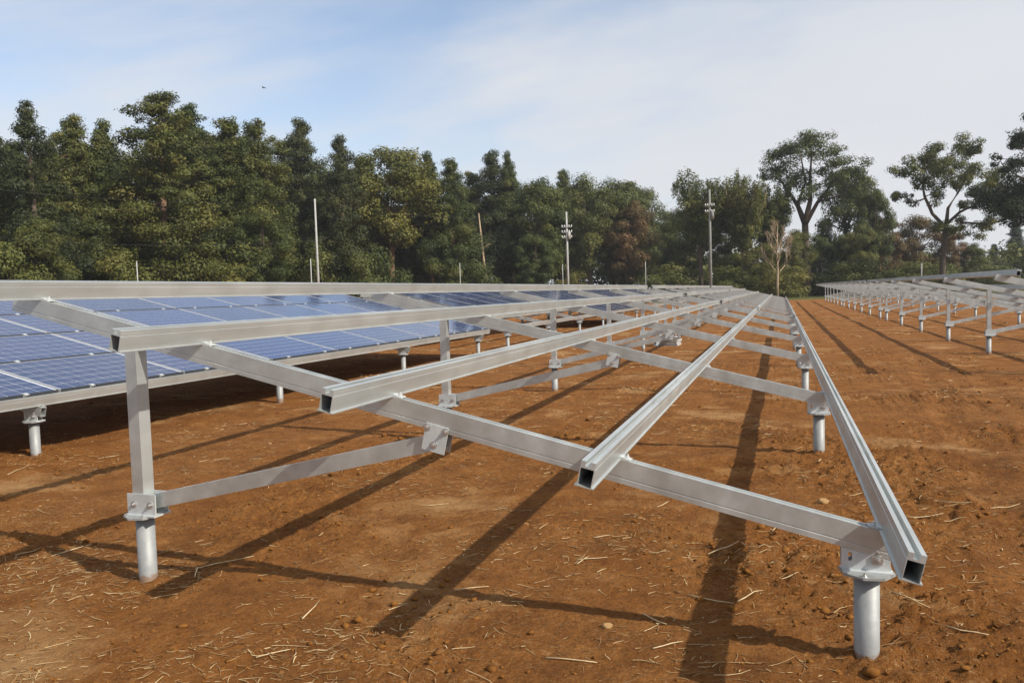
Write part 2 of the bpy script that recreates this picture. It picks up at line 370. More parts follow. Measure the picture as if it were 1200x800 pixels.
def hexbolt(mb, c, d, r=0.009, h=0.008):
    c = Vector(c); d = Vector(d); mb.tube([c, c + d * .0025, c + d * .0026, c + d * h, c + d * (h + .0001), c + d * (h + 0.008)], [r * 1.7, r * 1.7, r, r, r * .55, r * .5], 8, True, False)
def bolt_at(parent, c, d, scale=1.0):
    b = link('bolt', M['bolt'], parent, c); b.rotation_euler = Vector(d).to_track_quat('Z', 'Y').to_euler(); b.scale = (scale,) * 3; return b

M = {}
mb = MB(); mb.prism([purlin_out, purlin_in], (0, 0, 0), DN, NU, (0, 1, 0), LEN); M['purlin'] = mb.mesh('purlin', ALU)
mb = MB(); mb.prism([raf_out, raf_in], (0, 0, 0), (0, -1, 0), NU, -DN, 4.36); M['rafter'] = mb.mesh('rafter', ALU)
# ground screw (pipe going into the soil) and its flange
mb = MB(); mb.tube([(0, 0, -0.35), (0, 0, 0.352)], 0.0445, 24); M['screw'] = mb.mesh('ground_screw', GALV)
mb = MB(); mb.prism([[(0.098 * math.cos(2 * math.pi * (i + .5) / 8) , 0.098 * math.sin(2 * math.pi * (i + .5) / 8)) for i in range(8)]], (0, 0, 0), (1, 0, 0), (0, 1, 0), (0, 0, 1), 0.009); M['flange'] = mb.mesh('flange', GALV)
mb = MB(); hexbolt(mb, (0, 0, 0), (0, 0, 1), 0.010, 0.009); M['bolt'] = mb.mesh('bolt', BOLT)
# front bracket: base plate and two cheek plates with a slot; the rafter lies on top
ZF = 0.362
FX = 0.292; sF = (XA - FX) / CS
def raf_bot(x): return ZA + (XA - x) * math.tan(TH) - RH / CS
mb = MB(); mb.box((0, 0, 0.004), (0.17, 0.10, 0.008))
x0, x1 = -0.088, 0.078
for sy in (-1, 1):
    out = [(x0, 0.008), (x1, 0.008), (x1, raf_bot(FX + x1) - ZF - 0.001), (x0, raf_bot(FX + x0) - ZF - 0.001)]
    mb.prism([out, stadium(-0.058, 0.055, 0.0065, 0.011)], (0, sy * 0.0235 - 0.003, 0), (1, 0, 0), (0, 0, 1), (0, 1, 0), 0.006)
M['front_bracket'] = mb.mesh('front_bracket', PLATE)
mb = MB(); mb.box((0.033, -0.0295, 0.048), (0.036, 0.006, 0.032)); M['washer'] = mb.mesh('washer_plate', BOLT)
# rear bracket: U shoe, post and brace held between its cheeks
RX = XA - 3.389
mb = MB(); mb.box((0.02, 0, 0.004), (0.19, 0.115, 0.008))
for sy in (-1, 1):
    mb.prism([[(-0.062, 0.008), (0.112, 0.008), (0.112, 0.112), (-0.062, 0.112)]], (0, sy * 0.042 - 0.003, 0), (1, 0, 0), (0, 0, 1), (0, 1, 0), 0.006)
M['rear_bracket'] = mb.mesh('rear_bracket', PLATE)
mb = MB(); ph = raf_bot(RX) - (ZF + 0.009)
a_, b_ = 0.034, 0.036
mb.prism([[(-a_, -b_), (a_, -b_), (a_, b_), (-a_, b_)]], (0, 0, 0), (1, 0, 0), (0, 1, 0), (0, 0, 1), ph - 0.010)
mb.prism([[(-a_, 0), (a_, 0), (a_, -0.003 - a_ * math.tan(TH) + 0.010), (-a_, a_ * math.tan(TH) - 0.003 + 0.010)]], (0, -0.022, ph - 0.010), (1, 0, 0), (0, 0, 1), (0, 1, 0), 0.044)
M['post'] = mb.mesh('rear_post', ALU)
# brace from the rear shoe to the rafter, and its hanger plates
SB = 1.77
bp = on(SB, 0) - NU * (RH + 0.052)
ba = Vector((RX + 0.050, 0, ZF + 0.065))
bd = (bp - ba); bl = bd.length; bd.normalize(); bn = bd.cross(Vector((0, -1, 0)))
bn = bn if bn.z > 0 else -bn
mb = MB(); q = 0.036; mb.prism([[(-.017, -q), (.017, -q), (.017, q), (-.017, q)], [(-.0145, -q + .003), (.0145, -q + .003), (.0145, q - .003), (-.0145, q - .003)]], (0, 0, 0), (0, -1, 0), bn, bd, bl + 0.035); M['brace'] = mb.mesh('brace', ALU)
mb = MB()
for sy in (-1, 1):
    mb.prism([[(-0.054, -0.092), (0.054, -0.092), (0.054, 0.026), (-0.054, 0.026)]], (0, sy * 0.031 - 0.003, 0), DN, NU, (0, 1, 0), 0.006)
M['hanger'] = mb.mesh('brace_hanger', PLATE)
# purlin clip on the rafter top beside each purlin foot
def clip(sgn):
    mb = MB(); c = DN * (sgn * 0.052); mb.box(c + NU * 0.003, (0.036, 0.046, 0.005), DN, (0, 1, 0), NU); mb.box(DN * (sgn * 0.031) + NU * 0.0075, (0.030, 0.046, 0.004), DN, (0, 1, 0), NU)
    hexbolt(mb, c + NU * 0.006, NU, 0.009, 0.008); return mb.mesh('purlin_clip', PLATE)
M['clipa'], M['clipb'] = clip(1), clip(-1)

def make_rack(detail):
    """detail: with every bolt, for the racks near enough to show them"""
    r = link('mounting_rack', None)
    for s_ in PS:
        link('purlin', M['purlin'], r, on(s_, 0))
    for k, y in enumerate(RY):
        link('rafter', M['rafter'], r, on(-0.10, y) - NU * RH)
        near = detail and k < 4
        for X in (FX, RX):
            fs = link('ground_screw', M['screw'], r, (X, y, 0)); fs.rotation_euler.z = random.uniform(0, 6)
            link('flange', M['flange'], fs, (0, 0, ZF - 0.009))
            if near:
                for a in (0.4, 2.0, 3.6, 5.2): bolt_at(fs, (0.080 * math.cos(a), 0.080 * math.sin(a), ZF), (0, 0, 1), .8)
        fb = link('front_bracket', M['front_bracket'], r, (FX, y, ZF))
        rb = link('rear_bracket', M['rear_bracket'], r, (RX, y, ZF))
        link('rear_post', M['post'], r, (RX, y, ZF + 0.009))
        link('brace', M['brace'], r, Vector((ba.x, y, ba.z)))
        hg = link('brace_hanger', M['hanger'], r, on(SB, y) - NU * RH)
        if near:
            link('washer_plate', M['washer'], fb); bolt_at(fb, (0.037, -0.0325, 0.048), (0, -1, 0)); bolt_at(fb, (0.038, -0.0265, 0.074), (0, -1, 0), .55)
            for x in (-0.02, 0.082):
                bolt_at(rb, (x, -0.045, 0.06), (0, -1, 0)); bolt_at(rb, (x, 0.045, 0.06), (0, 1, 0))
            for (x, z) in ((-0.044, 0.010), (0.044, 0.010), (0.0, -0.06)): bolt_at(hg, Vector((0, -0.034, 0)) + DN * x + NU * z, (0, -1, 0))
        for i, s_ in enumerate(PS):
            link('purlin_clip', M['clipa' if i else 'clipb'], r, on(s_, y, 0.0005))
    return r

# ------------------------------------------------------------------ solar panels (parts of the racks that carry them)
PW, PL_, PT = 1.012, 1.664, 0.026
mb = MB(); mb.box((0, 0, PT / 2), (.012, PL_ - .016, PT)); M['pside'] = mb.mesh('frame_bar', DFRAME)
mb = MB(); mb.box((0, 0, PT / 2), (PW, .008, PT)); M['pend'] = mb.mesh('frame_end', GALV)
mb = MB(); mb.box((0, 0, PT - 0.008), (PW - .024, PL_ - .016, 0.004)); M['psheet'] = mb.mesh('solar_panel', BACK)
mb = MB(); cw = 0.1555; gx = (PW - .040) / 6; gy = (PL_ - .060) / 10
for i in range(6):
    for j in range(10):
        x = -(PW - .040) / 2 + (i + .5) * gx; y = -(PL_ - .060) / 2 + (j + .5) * gy; h_ = cw / 2; z = PT - 0.0052
        mb.add([(x - h_, y - h_, z), (x + h_, y - h_, z), (x + h_, y + h_, z), (x - h_, y + h_, z)], [(0, 1, 2, 3)])
M['cells'] = mb.mesh('cells', CELL)
mb = MB(); mb.box((0, 0, PT + 0.002), (0.05, 0.045, 0.004)); mb.box((0, 0, 0.018), (0.010, 0.045, 0.034)); mb.tube([(0, 0, PT + .004), (0, 0, PT + .012)], .007, 6); M['mclamp'] = mb.mesh('panel_clamp', PLATE)
SLOPE = Matrix((DN, Vector((0, 1, 0)), NU)).transposed()
SE = SLOPE.to_euler()
def add_panel(rack, col, row):
    p = link('solar_panel', M['psheet'], rack, on((PS[row] + PS[row + 1]) / 2, 0.06 + 0.83 + col * 1.6725, 0.093)); p.rotation_euler = SE
    for q_ in (-1, 1):
        link('frame_bar', M['pside'], p, (q_ * (PW / 2 - .006), 0, 0)); link('frame_end', M['pend'], p, (0, q_ * (PL_ / 2 - .004), 0))
    c = link('cells', M['cells'], p); c['kind'] = 'stuff'
def add_clamps(rack, cols, rows):
    for c_ in cols:
        for r_ in rows:
            for fy in (0.22, 0.78):
                o = link('panel_clamp', M['mclamp'], rack, on(PS[r_] + (0.012 if r_ == 0 else -0.012 if r_ == 4 else 0), 0.06 + (c_ + fy) * 1.6725, 0.0925)); o.rotation_euler = SE

proto = make_rack(False)
ROWB, ROWC = -6.926, 6.804
G = 'aluminium solar racks in rows'
racks = [
  (0.0, 2.585, 'bare aluminium rack with open purlin ends between the blue panels and the aisle'),
  (0.0, 2.585 + PITCH, 'bare middle rack of its row, with rack tables before and after it in line'),
  (0.0, 2.585 + 2 * PITCH, 'last bare rack of the row ending towards the pale leafless tree'),
  (ROWB, 17.5 - LEN, 'rack fully covered with blue solar panels in four tiers'),
  (ROWB, 18.55, 'half finished rack with dark panels and bare low tiers behind the panelled one'),
  (ROWB, 18.55 + PITCH, 'rack with dark panels ending its row before the wooded edge'),
  (ROWC, 12.76, 'bare rack across the aisle whose tall posts stand beside wheel ruts'),
  (ROWC, 12.76 + PITCH, 'second bare rack across the aisle, in line between two others'),
  (ROWC, 12.76 + 2 * PITCH, 'far bare rack across the aisle ending by the tall dark tree'),
]
R = []
for i, (x, y, lab) in enumerate(racks):
    o = make_rack(True) if i in (0, 3) else proto if i == 1 else copy_tree(proto)
    o.location = (x, y, 0); tag(o, lab, 'solar rack', G); R.append(o)
for c_ in range(12):
    for r_ in range(4): add_panel(R[3], c_, r_)
add_clamps(R[3], range(12), range(5))
for c_ in range(12):
    for r_ in range(4):
        if c_ >= 7 or (c_ >= 1 and r_ >= 2): add_panel(R[4], c_, r_)
for c_ in range(12):
    for r_ in range(2, 4): add_panel(R[5], c_, r_)

# ------------------------------------------------------------------ bundle of spare parts on the soil
bo = link('bracket_stack', None, None, (-2.75, 20.2, gz(-2.75, 20.2)))
tag(bo, 'small stack of spare aluminium plates and offcuts on the soil under the rack', 'metal stack')
for i in range(5):
    mb = MB(); mb.prism([[(-.30, 0), (.30, 0), (.30, .05), (.285, .05), (.285, .012), (-.285, .012), (-.285, .05), (-.30, .05)]], (0, -0.22, 0), (1, 0, 0), (0, 0, 1), (0, 1, 0), 0.44)
    o = mb.build('plate', PLATE, bo, (random.uniform(-.06, .06), random.uniform(-.05, .05), 0.052 * i)); o.rotation_euler.z = random.uniform(-.25, .25)
mb = MB(); mb.box((0, 0, 0), (.07, .05, .5)); o = mb.build('offcut', ALU, bo, (-.12, -.32, .23)); o.rotation_euler = (-.35, 0.3, 0)

# ------------------------------------------------------------------ clods, straw, stones
def stuff_mesh(name, V, Fc, material, tint=None, smooth_=False):
    me = bpy.data.meshes.new(name); V = np.asarray(V, np.float32); Fc = np.asarray(Fc, np.int32); n, k = Fc.shape
    me.vertices.add(len(V)); me.vertices.foreach_set('co', V.ravel()); me.loops.add(n * k); me.loops.foreach_set('vertex_index', Fc.ravel())
    me.polygons.add(n); me.polygons.foreach_set('loop_start', np.arange(0, n * k, k, dtype=np.int32)); me.polygons.foreach_set('loop_total', np.full(n, k, np.int32))
    if smooth_: me.polygons.foreach_set('use_smooth', np.ones(n, bool))
    if tint is not None:
        a = me.attributes.new('tint', 'FLOAT', 'POINT'); a.data.foreach_set('value', np.asarray(tint, np.float32))
    me.materials.append(material); me.update(calc_edges=True); me.validate(); return me
bm = bmesh.new(); bmesh.ops.create_icosphere(bm, subdivisions=1, radius=1); IV = np.array([v.co for v in bm.verts]); IF = np.array([[v.index for v in f.verts] for f in bm.faces]); bm.free()
def scatter(n, near, far, um=-60, uM=1260):
    """ground points spread over the field in front of the camera, thinning with distance"""
    pts = []
    while len(pts) < n:
        y = near * (far / near) ** random.random(); x = random.uniform(-1.25, 0.62) * (y + 0.6)
        pts.append((x, y))
    return pts
V, Fc = [], []; o = 0
for (x, y) in scatter(26000, 2.0, 18):
    p = rough_patch(x, y)
    if random.random() > 0.08 + 1.3 * p: continue
    s_ = min(0.024, 0.0028 + 0.0036 * random.expovariate(1.0)) * (1 + 0.03 * y)
    a = random.uniform(0, 6.28); ca, sa = math.cos(a), math.sin(a)
    q = IV * (s_ * rng.uniform(0.5, 1.4, (len(IV), 1))) * np.array([1.2, 0.9, 0.65]); q = np.stack([q[:, 0] * ca - q[:, 1] * sa, q[:, 0] * sa + q[:, 1] * ca, q[:, 2]], 1) + np.array([x, y, gz(x, y) + s_ * 0.2])
    V.append(q); Fc.append(IF + o); o += len(IV)
tag(link('soil_clods', stuff_mesh('soil_clods', np.concatenate(V), np.concatenate(Fc), CLOD)), 'loose crumbs and clods of red brown soil', 'soil clods', kind='stuff')

def straw_geo(x, y, ang, ln, wd, bend, lift):
    d = np.array([math.cos(ang), math.sin(ang)]); nrm = np.array([-d[1], d[0]]); P = []
    for k in range(4):
        t = k / 3 - 0.5; c = np.array([x, y]) + d * ln * t + nrm * bend * (t * t - 0.1); P.append((c[0], c[1], gz(c[0], c[1]) + lift + wd * 0.3))
    z = max(p[2] for p in P); P = [np.array([p[0], p[1], 0.5 * z + 0.5 * p[2]]) for p in P]
    vs = []
    for k, p in enumerate(P):
        w_ = wd * (1, .95, .8, .45)[k] / 2
        for a in (0.3, 2.4, 4.5): vs.append(p + np.array([nrm[0] * w_ * math.cos(a), nrm[1] * w_ * math.cos(a), w_ * math.sin(a)]))
    fs = [(k * 3 + i, k * 3 + (i + 1) % 3, (k + 1) * 3 + (i + 1) % 3, (k + 1) * 3 + i) for k in range(3) for i in range(3)]
    return vs, fs
V, Fc, T = [], [], []; o = 0
for (x, y) in scatter(62000, 2.0, 60):
    dr = mnoise.noise(Vector((x * 0.8, y * 0.8, 4.0))) + 0.5 * mnoise.noise(Vector((x * 2.1, y * 2.1, 9.0)))
    if random.random() > 0.22 + 1.25 * dr: continue
    ln = min(0.20, 0.010 + random.expovariate(1 / 0.024)) * (1 + 0.06 * y); wd = random.uniform(0.0018, 0.0052) * (1 + 0.16 * max(0, y - 4))
    vs, fs = straw_geo(x, y, random.gauss(0.25, 0.9), ln, wd, random.gauss(0, 0.25) * ln, random.uniform(0, 0.004))
    V += vs; Fc += [tuple(i + o for i in f) for f in fs]; o += len(vs); T += [random.random() ** 1.7] * len(vs)
tag(link('straw_litter', stuff_mesh('straw_litter', V, Fc, STRAW, T)), 'short bits of dry straw littering the bare soil', 'straw', kind='stuff')

stalks = [((229, 670), (298, 656)), ((232, 668), (228, 680)), ((830, 655), (866, 643)), ((806, 702), (860, 712)), ((864, 711), (894, 696)), ((676, 660), (712, 657)), ((676, 664), (690, 655)),
          ((1100, 594), (1139, 597)), ((1156, 596), (1196, 590)), ((533, 695), (573, 690)), ((494, 594), (526, 591)), ((752, 722), (780, 735)), ((355, 726), (375, 704)), ((18, 652), (48, 643)), ((10, 560), (36, 548)),
          ((115, 540), (140, 536)), ((696, 632), (715, 628)), ((765, 765), (800, 756)), ((1110, 745), (1160, 752)), ((1060, 612), (1105, 609)), ((98, 640), (60, 652)), ((770, 595), (785, 588)), ((905, 625), (915, 618)), ((1045, 700), (1090, 716)), ((640, 775), (700, 781)), ((300, 770), (345, 760))]
for (a, b_) in stalks:
    A_, B_ = ground(*a), ground(*b_); c_ = (A_ + B_) / 2; d_ = B_ - A_
    vs, fs = straw_geo(c_.x, c_.y, math.atan2(d_.y, d_.x), d_.length, 0.0085, random.gauss(0, 0.08) * d_.length, 0.004)
    vs = [(v[0] - c_.x, v[1] - c_.y, v[2]) for v in vs]
    mb = MB().add(vs, fs, True); mb.f.append((0, 2, 1)); mb.f.append((9, 10, 11)); mb.sm += [False, False]
    tag(mb.build('straw_stalk', STALK, None, (c_.x, c_.y, 0)), 'long dry straw stalk lying on the bare soil', 'straw', 'single straw stalks on the soil')
bm = bmesh.new(); bmesh.ops.create_icosphere(bm, subdivisions=3, radius=1)
for v in bm.verts: v.co *= 1 + 0.45 * mnoise.noise(v.co * 1.6) + 0.22 * mnoise.noise(v.co * 4.5)
sm_ = bpy.data.meshes.new('stone'); bm.to_mesh(sm_); bm.free(); sm_.materials.append(STONE); sm_.polygons.foreach_set('use_smooth', [True] * len(sm_.polygons))
for (u, v, s_, lab) in ((964, 590, .034, 'yellowish stone half buried behind the lowest purlin'), (711, 738, .020, 'brown stone lying below the crossing shadows'), (316, 520, .016, 'small pebble in front of the panel covered rack')):
    g_ = ground(u, v); o = link('stone', sm_, None, (g_.x, g_.y, gz(g_.x, g_.y) + s_ * 0.05)); o.scale = (s_ * 1.2, s_ * .9, s_ * .75); o.rotation_euler.z = random.uniform(0, 6)
    tag(o, lab, 'stone', 'stones on the soil')

# ------------------------------------------------------------------ trees
def leaf_cloud(clumps, per, size, upb=0.5, seed=0, aspect=0.55):
    """clumps: (x,y,z,rx,rz,tint) -> leaf quads spread through each clump volume"""
    g = np.random.default_rng(seed); C = np.array([c[:3] for c in clumps]); RX_ = np.array([c[3] for c in clumps]); RZ_ = np.array([c[4] for c in clumps]); TI = np.array([c[5] for c in clumps])
    cnt = np.maximum(6, (per * (RX_ / RX_.mean()) ** 2).astype(int)); idx = np.repeat(np.arange(len(C)), cnt); n = len(idx)
    d = g.normal(size=(n, 3)); d /= np.linalg.norm(d, axis=1, keepdims=True); r = g.random(n) ** (1 / 3.6)
    lump = 1 + 0.30 * np.sin(5 * d[:, 0] + 3 * d[:, 2] + idx) * np.cos(4 * d[:, 1] + 2 * idx)
    off = d * (r * lump)[:, None]; P = C[idx] + off * np.stack([RX_[idx], RX_[idx], RZ_[idx]], 1)
    nr = d * 1.0 + np.array([0, 0, upb]) + g.normal(size=(n, 3)) * 0.34; nr /= np.linalg.norm(nr, axis=1, keepdims=True)
    a = np.cross(nr, g.normal(size=(n, 3))); a /= np.linalg.norm(a, axis=1, keepdims=True); b = np.cross(nr, a)
    s_ = size * g.uniform(0.6, 1.35, n)[:, None]
    V = np.stack([P - a * s_, P - b * s_ * aspect, P + a * s_, P + b * s_ * aspect], 1).reshape(-1, 3)
    t = np.clip(TI[idx] + g.normal(size=n) * 0.16, 0, 1)
    return V, np.arange(4 * n).reshape(-1, 4), np.repeat(t, 4)
def limb(mb, a, b, r0, r1, sag=0.0, seg=6, n=4, wob=0.15):
    a, b = Vector(a), Vector(b); pts = []; L_ = (b - a).length
    for i in range(n + 1):
        t = i / n; p = a.lerp(b, t); p.z += sag * L_ * math.sin(math.pi * t)
        if 0 < i < n: p += Vector((random.gauss(0, wob), random.gauss(0, wob), random.gauss(0, wob))) * L_ * 0.15
        pts.append(p)
    mb.tube(pts, [r0 + (r1 - r0) * i / n for i in range(n + 1)], seg, True); return pts

def proto_cedar(seed, h=18.0, base=4.0, rm=4.5, taper=0.68, sparse=1.0):
    random.seed(seed); g = random.Random(seed); mb = MB()
    mb.tube([(0, 0, -0.3), (g.gauss(0, .1), g.gauss(0, .1), h * .4), (g.gauss(0, .2), g.gauss(0, .2), h * .75), (0, 0, h * .97)], [.30, .24, .13, .03], 8)
    cl = []; nb = int(165 * sparse); a0 = seed
    for i in range(nb):
        t = ((i + g.random()) / nb) ** 0.92; z = base + (h - base) * t
        R_ = rm * (1 - t ** 1.15) ** taper * (0.62 + 0.52 * g.random()) * (1 + .16 * math.sin(3.1 * a0 + 7 * t + seed)) + 0.12; a0 += 2.39996
        if t < 0.12: R_ *= 0.6 + 3 * t
        a = a0 + g.gauss(0, .5); f = 0.50 + 0.50 * math.sqrt(g.random())
        if i % 3 == 0: f *= .35
        ex, ey = R_ * f * math.cos(a), R_ * f * math.sin(a); dz = -0.16 * R_ + g.gauss(0, .45)
        rr_ = (0.80 + 0.75 * g.random()) * (1.1 - .58 * t)
        cl.append((ex, ey, z + dz, rr_, rr_ * (.48 + .34 * g.random()), min(1, max(0, g.gauss(.42, .24)))))
        if i % 5 == 0: limb(mb, (0, 0, z), (ex, ey, z + dz), .05, .012, 0.06, 4, 2)
    cl.append((0, 0, h - .3, .34, .6, .5)); cl.append((.1, 0, h - 1.0, .62, .6, .45)); cl.append((-.1, .1, h - 1.9, .95, .7, .45)); cl.append((.1, -.2, h - 3.0, 1.25, .9, .42))
    V, Fq, T = leaf_cloud(cl, 400 if sparse > .8 else 370, 0.102, 0.55, seed, 0.5)
    return mb, (V, Fq, T)
def proto_round(seed, h=15.0, base=3.0, rx=4.2, n=58, leaf=.115, lean=0.0, cr=1.35):
    g = random.Random(seed); random.seed(seed); mb = MB(); top = Vector((lean, 0, h * .55))
    mb.tube([(0, 0, -.3), (lean * .3 + g.gauss(0, .1), g.gauss(0, .15), h * .25), (lean * .7, g.gauss(0, .2), h * .42), top], [.34, .27, .22, .16], 8)
    cl = []; cz = (h + base) / 2; rz = (h - base) / 2
    for i in range(n):
        a = g.random() * 6.283; zz_ = 2 * (i + .5) / n - 1; rr_ = math.sqrt(max(0, 1 - zz_ * zz_)); f = 0.25 + 0.8 * math.sqrt(g.random())
        r_ = cr * (0.65 + 0.6 * g.random())
        c = (lean + rx * rr_ * f * math.cos(a), rx * rr_ * f * math.sin(a), cz + (rz - r_ * .6) * zz_ * (0.8 + .2 * g.random()), r_, r_ * .72, min(1, max(0, g.gauss(.45, .2))))
        cl.append(c)
        if i % 3 == 0: limb(mb, top - Vector((0, 0, g.random() * h * .25)), c[:3], .10, .02, 0.05, 5, 3)
    V, Fq, T = leaf_cloud(cl, 600, leaf, 0.45, seed)
    return mb, (V, Fq, T)
def proto_upright(seed, h=16.0, leaf=.13):
    """several upswept leaders with plume-like foliage"""
    g = random.Random(seed); random.seed(seed); mb = MB(); cl = []
    mb.tube([(0, 0, -.3), (.05, 0, h * .3), (0, 0.1, h * .5)], [.22, .19, .15], 8)
    for k in range(20):
        a = g.random() * 6.283; r_ = 3.3 * math.sqrt(g.random()); hh = h * (1 - 0.022 * r_ ** 1.6) * (0.86 + .14 * g.random()); b0 = h * (.28 + .2 * g.random())
        e = Vector((r_ * math.cos(a) * 1.1, r_ * math.sin(a) * 1.1, hh)); s0 = Vector((0, 0, b0)); limb(mb, s0, e, .08, .015, -0.02, 5, 4)
        for q_ in range(11):
            t = .22 + .78 * q_ / 10; p = s0.lerp(e, t); cl.append((p.x + g.gauss(0, .35), p.y + g.gauss(0, .35), p.z, .72 * (1.1 - .75 * t) + .12, .72, min(1, max(0, g.gauss(.42, .2)))))
    V, Fq, T = leaf_cloud(cl, 170, leaf, 0.2, seed, 0.40)
    return mb, (V, Fq, T)
def proto_shrub(seed, h=5.0, rx=3.0, n=26):
    g = random.Random(seed); random.seed(seed); mb = MB(); cl = []
    for i in range(n):
        a = g.random() * 6.283; r_ = rx * math.sqrt(g.random()); z = h * (0.12 + 0.80 * g.random()) * (1 - .45 * (r_ / rx) ** 2)
        c = (r_ * math.cos(a), r_ * math.sin(a), z, .85 + .4 * g.random(), .6 + .2 * g.random(), min(1, max(0, g.gauss(.5, .2)))); cl.append(c)
        if i % 3 == 0: limb(mb, (g.gauss(0, .2), g.gauss(0, .2), -.2), c[:3], .07, .015, .08, 5, 3)
    V, Fq, T = leaf_cloud(cl, 420, .09, .45, seed)
    return mb, (V, Fq, T)
def finish(pr, leafmat, bark):
    return pr[0].mesh('trunk', bark), stuff_mesh('crown', pr[1][0], pr[1][1], leafmat, pr[1][2])
P_ = {}
P_['ced0'] = finish(proto_cedar(11), CEDAR, BARKR)
P_['ced1'] = finish(proto_cedar(12, rm=5.2, taper=.54, base=3.4), CEDAR, BARKR)
P_['ced2'] = finish(proto_cedar(13, rm=4.0, taper=.78, base=5.0), CEDAR, BARKR)
P_['ced3'] = finish(proto_cedar(14, rm=4.3, taper=.74, sparse=.66, base=5.0), DARK, BARK)
P_['ced4'] = finish(proto_cedar(15, rm=4.8, taper=.62, base=4.6), CEDAR, BARKR)
P_['pine'] = finish(proto_cedar(16, rm=4.6, taper=.9, sparse=.5, base=4.5), DARK, BARK)
P_['teal'] = finish(proto_cedar(17, rm=3.2, taper=1.0), TEAL, BARK)
P_['rnd0'] = finish(proto_round(21), OAKL, BARK)
P_['rnd1'] = finish(proto_round(22, base=2.2, rx=3.6, lean=.5), OAKL, BARK)
P_['yel0'] = finish(proto_round(23, base=5.0, rx=4.4), YELL, BARKR)
P_['yel1'] = finish(proto_round(24, base=2.0, rx=3.4, n=50), YELL, BARK)
P_['brn0'] = finish(proto_round(25, base=2.5, rx=4.0, n=56, leaf=.12), BROWN, BARK)
P_['brn1'] = finish(proto_round(26, base=1.5, rx=4.2, n=50, leaf=.12), BROWN, BARK)
P_['upr0'] = finish(proto_upright(31), OAKL, BARK)
P_['upr1'] = finish(proto_upright(32, h=16), OAKL, PALEB)
P_['shr0'] = finish(proto_shrub(41), OAKL, BARK)
P_['shr1'] = finish(proto_shrub(42, rx=2.4), YELL, BARK)
P_['shr2'] = finish(proto_shrub(43, rx=3.4), CEDAR, BARK)
NOM = dict(ced=18., pin=18., tea=18., rnd=15., yel=15., brn=15., upr=16., shr=5.)
KN = dict(ced='cedar_tree', pin='pine_tree', tea='conifer_tree', rnd='broadleaf_tree', yel='broadleaf_tree', brn='broadleaf_tree', upr='broadleaf_tree', shr='shrub')
CT = dict(ced='tree', pin='tree', tea='tree', rnd='tree', yel='tree', brn='tree', upr='tree', shr='shrub')
random.seed(99)
def plant(key, u, vtop, depth, label, group, wid=1.0):
    k = key[:3]; p = at(u, depth); hgt = topz(u, vtop, depth); s_ = hgt / NOM[k]
    r = link(KN[k], None, None, p); r.rotation_euler.z = random.uniform(0, 6.28); r.scale = (s_ * wid * random.uniform(.88, 1.14), s_ * wid * random.uniform(.88, 1.14), s_); r.rotation_euler.x = random.gauss(0, .018); r.rotation_euler.y = random.gauss(0, .018)
    tag(r, label, CT[k], group); link('trunk', P_[key][0], r); link('crown', P_[key][1], r); return r
def edge(u): return 1.0 / (0.0166 - 1.19e-5 * u)
GE = 'trees along the wood edge'
front = [  # key, u, top v, width
 ('ced0', -45, 150, 1.1, 'lush cedar beyond the panelled rack, at the outer end of the wood'), ('pine', 8, 142, 1.0, 'thin topped pine beside the sparse layered pine'), ('pine', 50, 128, 1.0, 'sparse layered pine rising above its neighbours with ragged top'),
 ('ced4', 92, 141, .9, 'mid green cedar between the sparse pine and the broad domed cedar'), ('ced2', 124, 150, .9, 'narrow cedar with pointed top close to the broad domed cedar'), ('ced1', 195, 119, 1.25, 'very broad domed cedar, the tallest of the wood edge'),
 ('ced0', 238, 130, 1.0, 'cedar peeping out just behind the broad domed cedar'), ('ced4', 280, 146, 1.1, 'olive cedar with rounded shoulders next to the narrow leafy shrub'), ('ced0', 312, 147, .95, 'cedar with rounded tip, near the white concrete pole'),
 ('ced3', 362, 146, .95, 'dark open cedar standing over the white concrete pole'), ('ced3', 403, 165, .9, 'dark see-through conifer with sky gaps beside the yellowing tree'), ('yel0', 462, 171, 1.15, 'broad yellowing tree with bare lower trunk at the wood edge'),
 ('ced2', 508, 184, .9, 'slim cedar beside the yellowing broad tree'), ('ced4', 532, 190, .9, 'short cedar with leaning pale trunk near it'), ('ced3', 583, 182, 1.05, 'dark twin topped conifer standing taller than its neighbours'),
 ('ced2', 604, 184, .8, 'slender dark conifer touching the dark twin topped one'), ('rnd1', 636, 205, 1.0, 'leafy green tree behind the utility pole with crossarms'), ('ced0', 662, 203, .9, 'cedar rising right behind the utility pole with crossarms'),
 ('rnd0', 694, 204, .95, 'round leafy tree between the crossarm pole and the reddish tree'), ('rnd0', 722, 208, .95, 'round topped tree above the reddish brown tree'), ('rnd1', 757, 214, .9, 'leafy tree closing the wood beside the open gap of sky')]
for i, (k, u, v, wd, lab) in enumerate(front):
    plant(k, u, v, edge(u) * (1.0 + 0.05 * math.sin(i * 2.3)), lab, GE, wd)
